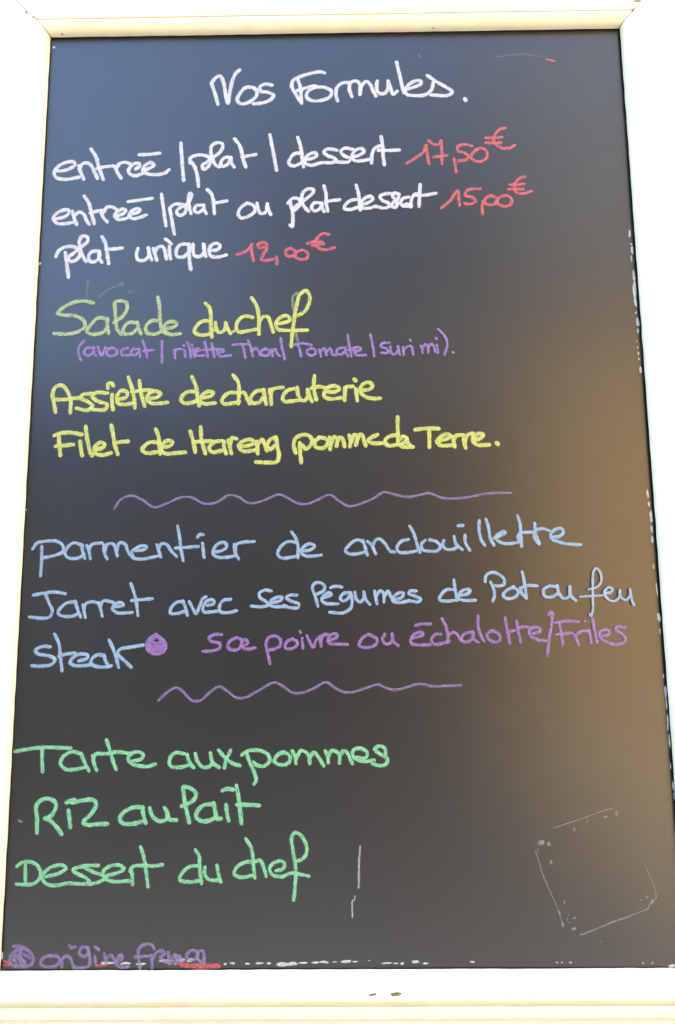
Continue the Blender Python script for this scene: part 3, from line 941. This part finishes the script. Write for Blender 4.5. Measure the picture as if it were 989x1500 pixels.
SPOTS = {
'right': [(695.5,796.9,1.60,4.79,0.00),(696.6,784.1,1.20,2.39,0.00),(697.0,777.3,1.99,4.78,0.00),(695.5,767.1,1.19,6.36,0.00),(696.8,744.2,1.98,9.50,0.00),(696.4,727.4,2.53,12.63,0.00),(696.5,711.6,2.05,7.87,0.00),(696.5,699.9,1.18,2.36,0.00),(697.3,688.3,2.35,5.49,0.00),(697.1,678.5,1.57,3.13,0.00),(695.0,665.3,0.78,1.56,0.00),(695.3,658.0,0.78,1.56,0.00),(695.9,650.6,0.93,2.34,0.00),(695.9,644.1,0.78,1.56,0.00),(697.1,630.3,2.48,6.21,0.00),(695.1,487.4,1.82,6.81,0.00),(695.8,476.6,1.51,3.78,0.00),(696.6,461.3,2.11,7.53,0.00),(696.9,448.3,1.50,5.26,0.00),(696.4,437.0,1.20,6.00,0.00),(695.8,406.9,0.90,3.73,0.00),(697.5,383.0,1.11,8.91,0.00),(697.8,351.3,2.22,5.91,0.10),(697.8,336.7,0.88,4.42,0.00),(698.1,289.7,0.88,2.92,0.00),(699.0,271.8,1.60,10.19,0.00),(699.2,259.8,1.31,5.81,0.00),(699.2,240.0,1.45,10.85,0.00),(699.4,223.1,1.44,8.66,0.00),(698.8,196.7,0.93,3.59,0.00),(700.3,177.4,1.43,6.44,0.00),(700.6,167.1,1.14,5.71,0.00)],
'bottom': [(230.3,5.0,1.54,1.54,0.00),(238.0,5.6,2.80,1.40,0.00),(253.4,5.2,3.15,0.84,0.00),(265.3,5.5,4.90,1.40,0.00),(275.1,5.4,3.50,1.40,0.00),(289.8,4.7,6.99,2.24,0.00),(298.9,4.7,6.29,2.52,0.00),(310.8,5.6,6.29,1.26,0.00),(322.7,5.9,5.59,0.98,0.00),(332.4,6.5,5.59,1.68,0.00),(342.2,6.5,2.79,0.84,0.00),(354.1,7.1,5.59,1.54,0.00),(363.2,6.7,3.49,0.84,0.00),(377.8,7.6,1.40,0.70,0.00),(394.5,5.0,6.27,1.12,0.00),(405.0,5.0,4.18,0.91,0.00),(411.3,4.9,2.23,1.39,0.00),(424.5,6.2,5.57,1.81,0.00),(435.6,4.7,3.83,1.11,0.00),(483.0,6.0,3.48,0.83,0.00),(569.2,5.0,1.39,0.83,0.00),(574.0,5.0,1.53,0.90,0.00),(583.1,4.9,2.08,0.90,0.00),(656.5,4.3,1.11,0.90,0.00),(665.9,4.3,1.11,1.18,0.00),(685.4,1.3,3.46,2.49,0.00),(107.6,6.1,8.43,1.55,0.00),(127.3,6.0,6.32,1.40,0.00),(170.7,8.4,8.42,1.40,0.00),(184.7,9.0,5.61,2.10,0.00),(195.2,9.0,4.91,2.10,0.00),(143.4,5.3,6.32,1.05,0.00)],
'left': [(-0.1,13.6,1.83,5.64,0.00),(-1.3,21.5,1.06,3.53,0.00),(4.2,1052.9,2.20,1.69,0.10),(1.4,769.8,1.62,1.78,0.00),(0.5,476.6,1.00,1.54,0.00)],
'redspot': [(613.0,1025.4,7.48,1.66,-0.25),(616.3,1024.4,4.15,2.16,-0.20)],
'purplespot': [(12.1,145.0,3.62,1.81,-0.20)],
'glue': [(558.8,120.5,4.15,3.53,0.00),(566.4,119.1,3.11,2.49,0.00),(555.3,113.5,1.04,1.24,0.00),(552.5,110.3,0.83,1.04,0.00),(550.1,121.2,0.83,1.25,0.00),(557.0,100.5,1.03,1.24,0.00),(568.0,101.2,2.07,2.89,0.00),(594.2,133.7,1.45,1.87,0.00),(604.2,134.1,0.83,0.83,0.00),(601.6,125.4,0.83,0.62,0.00),(589.8,47.6,2.25,1.84,0.00),(588.2,37.1,2.65,1.84,0.00),(583.8,50.5,1.23,0.82,0.00),(582.1,45.7,1.23,1.23,0.00),(584.4,42.8,1.02,1.02,0.00),(579.6,63.0,1.23,1.85,0.00),(638.7,148.8,2.08,2.91,0.00),(607.5,141.0,1.46,2.08,0.00),(559.3,89.2,1.03,1.86,0.00),(562.7,82.4,1.03,1.44,0.00),(574.3,52.4,1.02,2.05,0.00),(576.8,40.9,1.23,2.45,0.00),(664.9,67.4,1.64,1.84,0.00),(670.1,62.0,1.43,2.45,0.00),(614.6,24.4,1.22,1.02,0.00),(627.1,145.9,2.91,1.66,0.00),(591.9,141.7,0.83,1.04,0.00),(573.4,135.2,1.04,0.83,0.00),(659.0,64.5,1.64,0.82,0.00),(652.7,61.7,1.64,0.61,0.00)]}
INK['tape'] = [('', '''140 5724,1352 5914,1411
112 5936,1417 6127,1479 6275,1528 6381,1547
112 5526,1127 5596,873 5725,563 5776,381
193 5946,310 6040,345 6165,389 6248,423 6415,473
138 6425,479 6541,521 6645,555
193 6645,555 6682,616 6734,654
138 6746,674 6723,790 6650,974''')]

blobs("paint_flecks", SPOTS['right'], FLECK, "white paint flecks down the right edge", seed=5)
blobs("paint_flecks", SPOTS['bottom'], FLECK, "white paint flecks along the lower edge", seed=6)
blobs("paint_flecks", SPOTS['left'], FLECK, "white paint spots on the left edge", seed=8)
blobs("smudge", SPOTS['redspot'], RED, "tiny red smudge near the top right corner", seed=9)
blobs("smudge", SPOTS['purplespot'], LILAC, "tiny purple smudge left of Riz", seed=10)
write("adhesive_mark", 'tape', GLUE, "thin outline left by a removed square sticker")
blobs("adhesive_mark", SPOTS['glue'], GLUE, "pale glue spots at the corners of the sticker outline", seed=11)

# chips in the frame's paint, on the face of the rail they belong to
def chip(parent, x, y, n, a, b, seed, tilt=0.0):
    bm = bmesh.new(); rnd = random.Random(seed); N = 12
    top, low = [], []
    for i in range(N):
        an = 2 * math.pi * i / N; r = rnd.uniform(0.6, 1.15)
        u, v = a * r * math.cos(an), b * r * math.sin(an)
        u, v = u * math.cos(tilt) - v * math.sin(tilt), u * math.sin(tilt) + v * math.cos(tilt)
        top.append(bm.verts.new(lb(x + u, y + v, n))); low.append(bm.verts.new(lb(x + u, y + v, n - 1.5)))
    bm.faces.new(top)
    for i in range(N): bm.faces.new((top[i], low[i], low[(i + 1) % N], top[(i + 1) % N]))
    bmesh.ops.recalc_face_normals(bm, faces=bm.faces)
    return mesh_obj("paint_chip", bm, WOOD, parent)

rl = {o["label"].split()[0]: o for o in board.children if o.name.startswith(("frame_rail", "bottom_rail"))}
chip(rl['top'], 718.1, 1089.7, 15.2, 5.04, 1.68, 1, 0.05)
chip(rl['top'], -24.7, 1087.2, 15.2, 2.39, 1.54, 2, -0.90)
chip(rl['top'], -16.0, 1081.0, 15.2, 1.88, 0.94, 3, -0.50)
chip(rl['top'], 712.4, 1078.2, 15.2, 2.18, 1.01, 8, 0.80)
chip(rl['bottom'], 381.0, -17.3, 13.8, 4.85, 1.11, 4, 0.12)
chip(rl['bottom'], 403.5, -17.3, 13.8, 6.24, 1.52, 5, 0.05)
chip(rl['top'], 17.5, 1063.1, 9.3, 1.10, 0.76, 6, 0.00)
chip(rl['top'], 471.2, 1063.9, 9.3, 1.18, 0.50, 7, 0.00)

# ------------------------------------------------------------------ where the board hangs, and an unseen street shaped for its reflections
def tag(o, label=None, cat=None, kind=None):
    if label: o["label"] = label
    if cat: o["category"] = cat
    if kind: o["kind"] = kind

PAVE = plain("grey_paving", (0.30, 0.29, 0.265), (0.38, 0.365, 0.335), 6, 0.85)
ASPHALT = plain("asphalt", (0.026, 0.026, 0.027), (0.04, 0.04, 0.04), 40, 0.9)
bm = bmesh.new(); box(bm, (-60, -2.3, -0.2), (60, 12, 0.0))
tag(mesh_obj("pavement", bm, PAVE), kind="structure")
bm = bmesh.new(); box(bm, (-60, -60, -0.4), (60, -2.303, -0.12))
tag(mesh_obj("road", bm, ASPHALT), kind="structure")
SAND = plain("sandy_gravel", (0.30, 0.23, 0.135), (0.39, 0.31, 0.19), 25, 0.95)  # unseen forecourt, added for a warm reflection and warm light under the top rail
bm = bmesh.new(); box(bm, (1.7, -7.2, -0.116), (30, -2.31, -0.05))
tag(mesh_obj("added_forecourt", bm, SAND), kind="structure")
RENDER = plain("pale_render", (0.42, 0.40, 0.36), (0.5, 0.48, 0.44), 9, 0.9)
OCHRE = plain("ochre_render", (0.41, 0.26, 0.095), (0.48, 0.32, 0.135), 3, 0.9)
SHADED = plain("shaded_stone", (0.018, 0.018, 0.019), (0.03, 0.03, 0.03), 5, 0.9)  # near black: the facades' shade is put into the stone colour
ROOF = plain("slate_roof", (0.035, 0.037, 0.042), (0.06, 0.062, 0.067), 8, 0.7)
TILE = plain("grey_tile_roof", (0.09, 0.09, 0.088), (0.13, 0.128, 0.122), 8, 0.8)
FRAME = plain("window_paint", (0.5, 0.5, 0.48), (0.55, 0.55, 0.53), 20, 0.5)
gm = Mat("window_glass"); gm.b.inputs["Base Color"].default_value = (0.02, 0.022, 0.025, 1); gm.b.inputs["Roughness"].default_value = 0.06
GLASS = gm.m
bm = bmesh.new(); box(bm, (-9, 0.0183, 0), (9, 0.35, 3.3))
o = mesh_obj("plaster_wall", bm, RENDER)
tag(o, "pale plastered wall the framed menu board hangs on", "wall")

def house(name, label, x0, x1, y, zwall, zridge, wall_mat, wins, roof_mat=None):
    h = empty(name, (0.5 * (x0 + x1), y, 0)); cx = h.location.x
    tag(h, label, "house")
    L = lambda x, yy, z: (x - cx, yy - y, z)
    bm = bmesh.new(); box(bm, L(x0, y - 6, -0.12), L(x1, y, zwall)); mesh_obj("wall", bm, wall_mat, h)
    bm = bmesh.new()
    pr = [(y + 0.3, zwall + 0.003), (y - 3, zridge), (y - 6.3, zwall + 0.003)]
    a = [bm.verts.new(L(x0, q, z)) for q, z in pr]; b = [bm.verts.new(L(x1, q, z)) for q, z in pr]
    bm.faces.new(a); bm.faces.new(b[::-1])
    for i in range(3): bm.faces.new((a[i], b[i], b[(i + 1) % 3], a[(i + 1) % 3]))
    bmesh.ops.recalc_face_normals(bm, faces=bm.faces)
    mesh_obj("roof", bm, roof_mat or ROOF, h)
    for wx, wz, ww, wh in wins:
        bm = bmesh.new()
        for p, q in (((wx - ww/2, wz), (wx - ww/2 + .07, wz + wh)), ((wx + ww/2 - .07, wz), (wx + ww/2, wz + wh)),
                     ((wx - ww/2 + .07, wz), (wx + ww/2 - .07, wz + .07)), ((wx - ww/2 + .07, wz + wh - .07), (wx + ww/2 - .07, wz + wh)),
                     ((wx - .03, wz + .07), (wx + .03, wz + wh - .07))):
            box(bm, L(p[0], y + 0.002, p[1]), L(q[0], y + 0.06, q[1]))
        f = mesh_obj("window", bm, FRAME, h)
        bm = bmesh.new(); box(bm, L(wx - ww/2 + .07, y + 0.004, wz + .07), L(wx + ww/2 - .07, y + 0.02, wz + wh - .07))
        mesh_obj("pane", bm, GLASS, f)
    return h

house("unseen_slate_house", "low stone house across the street, coloured as in shade, reflected in the left of the board", -12, -1.3, -7.5, 4.0, 5.4, SHADED,
      [(-7, 1, 1.1, 1.5), (-3.5, 1, 1.1, 1.5)])
house("unseen_slate_house", "unseen tall narrow house added across the street to darken the middle of the board", -1.25, 2.3, -7.5, 7.0, 9.4, SHADED,
      [(-0.3, 4, 0.9, 1.4), (1.4, 4, 0.9, 1.4)])  # unseen house, added and raised to darken the middle of the reflection
house("ochre_house", "taller ochre house across the street reflected in the right of the board", 2.35, 12, -7.5, 5.4, 13.0, OCHRE,
      [(8.5, 1, 1.1, 1.5)], TILE)  # unseen; its roof is raised to grey the reflection at top right
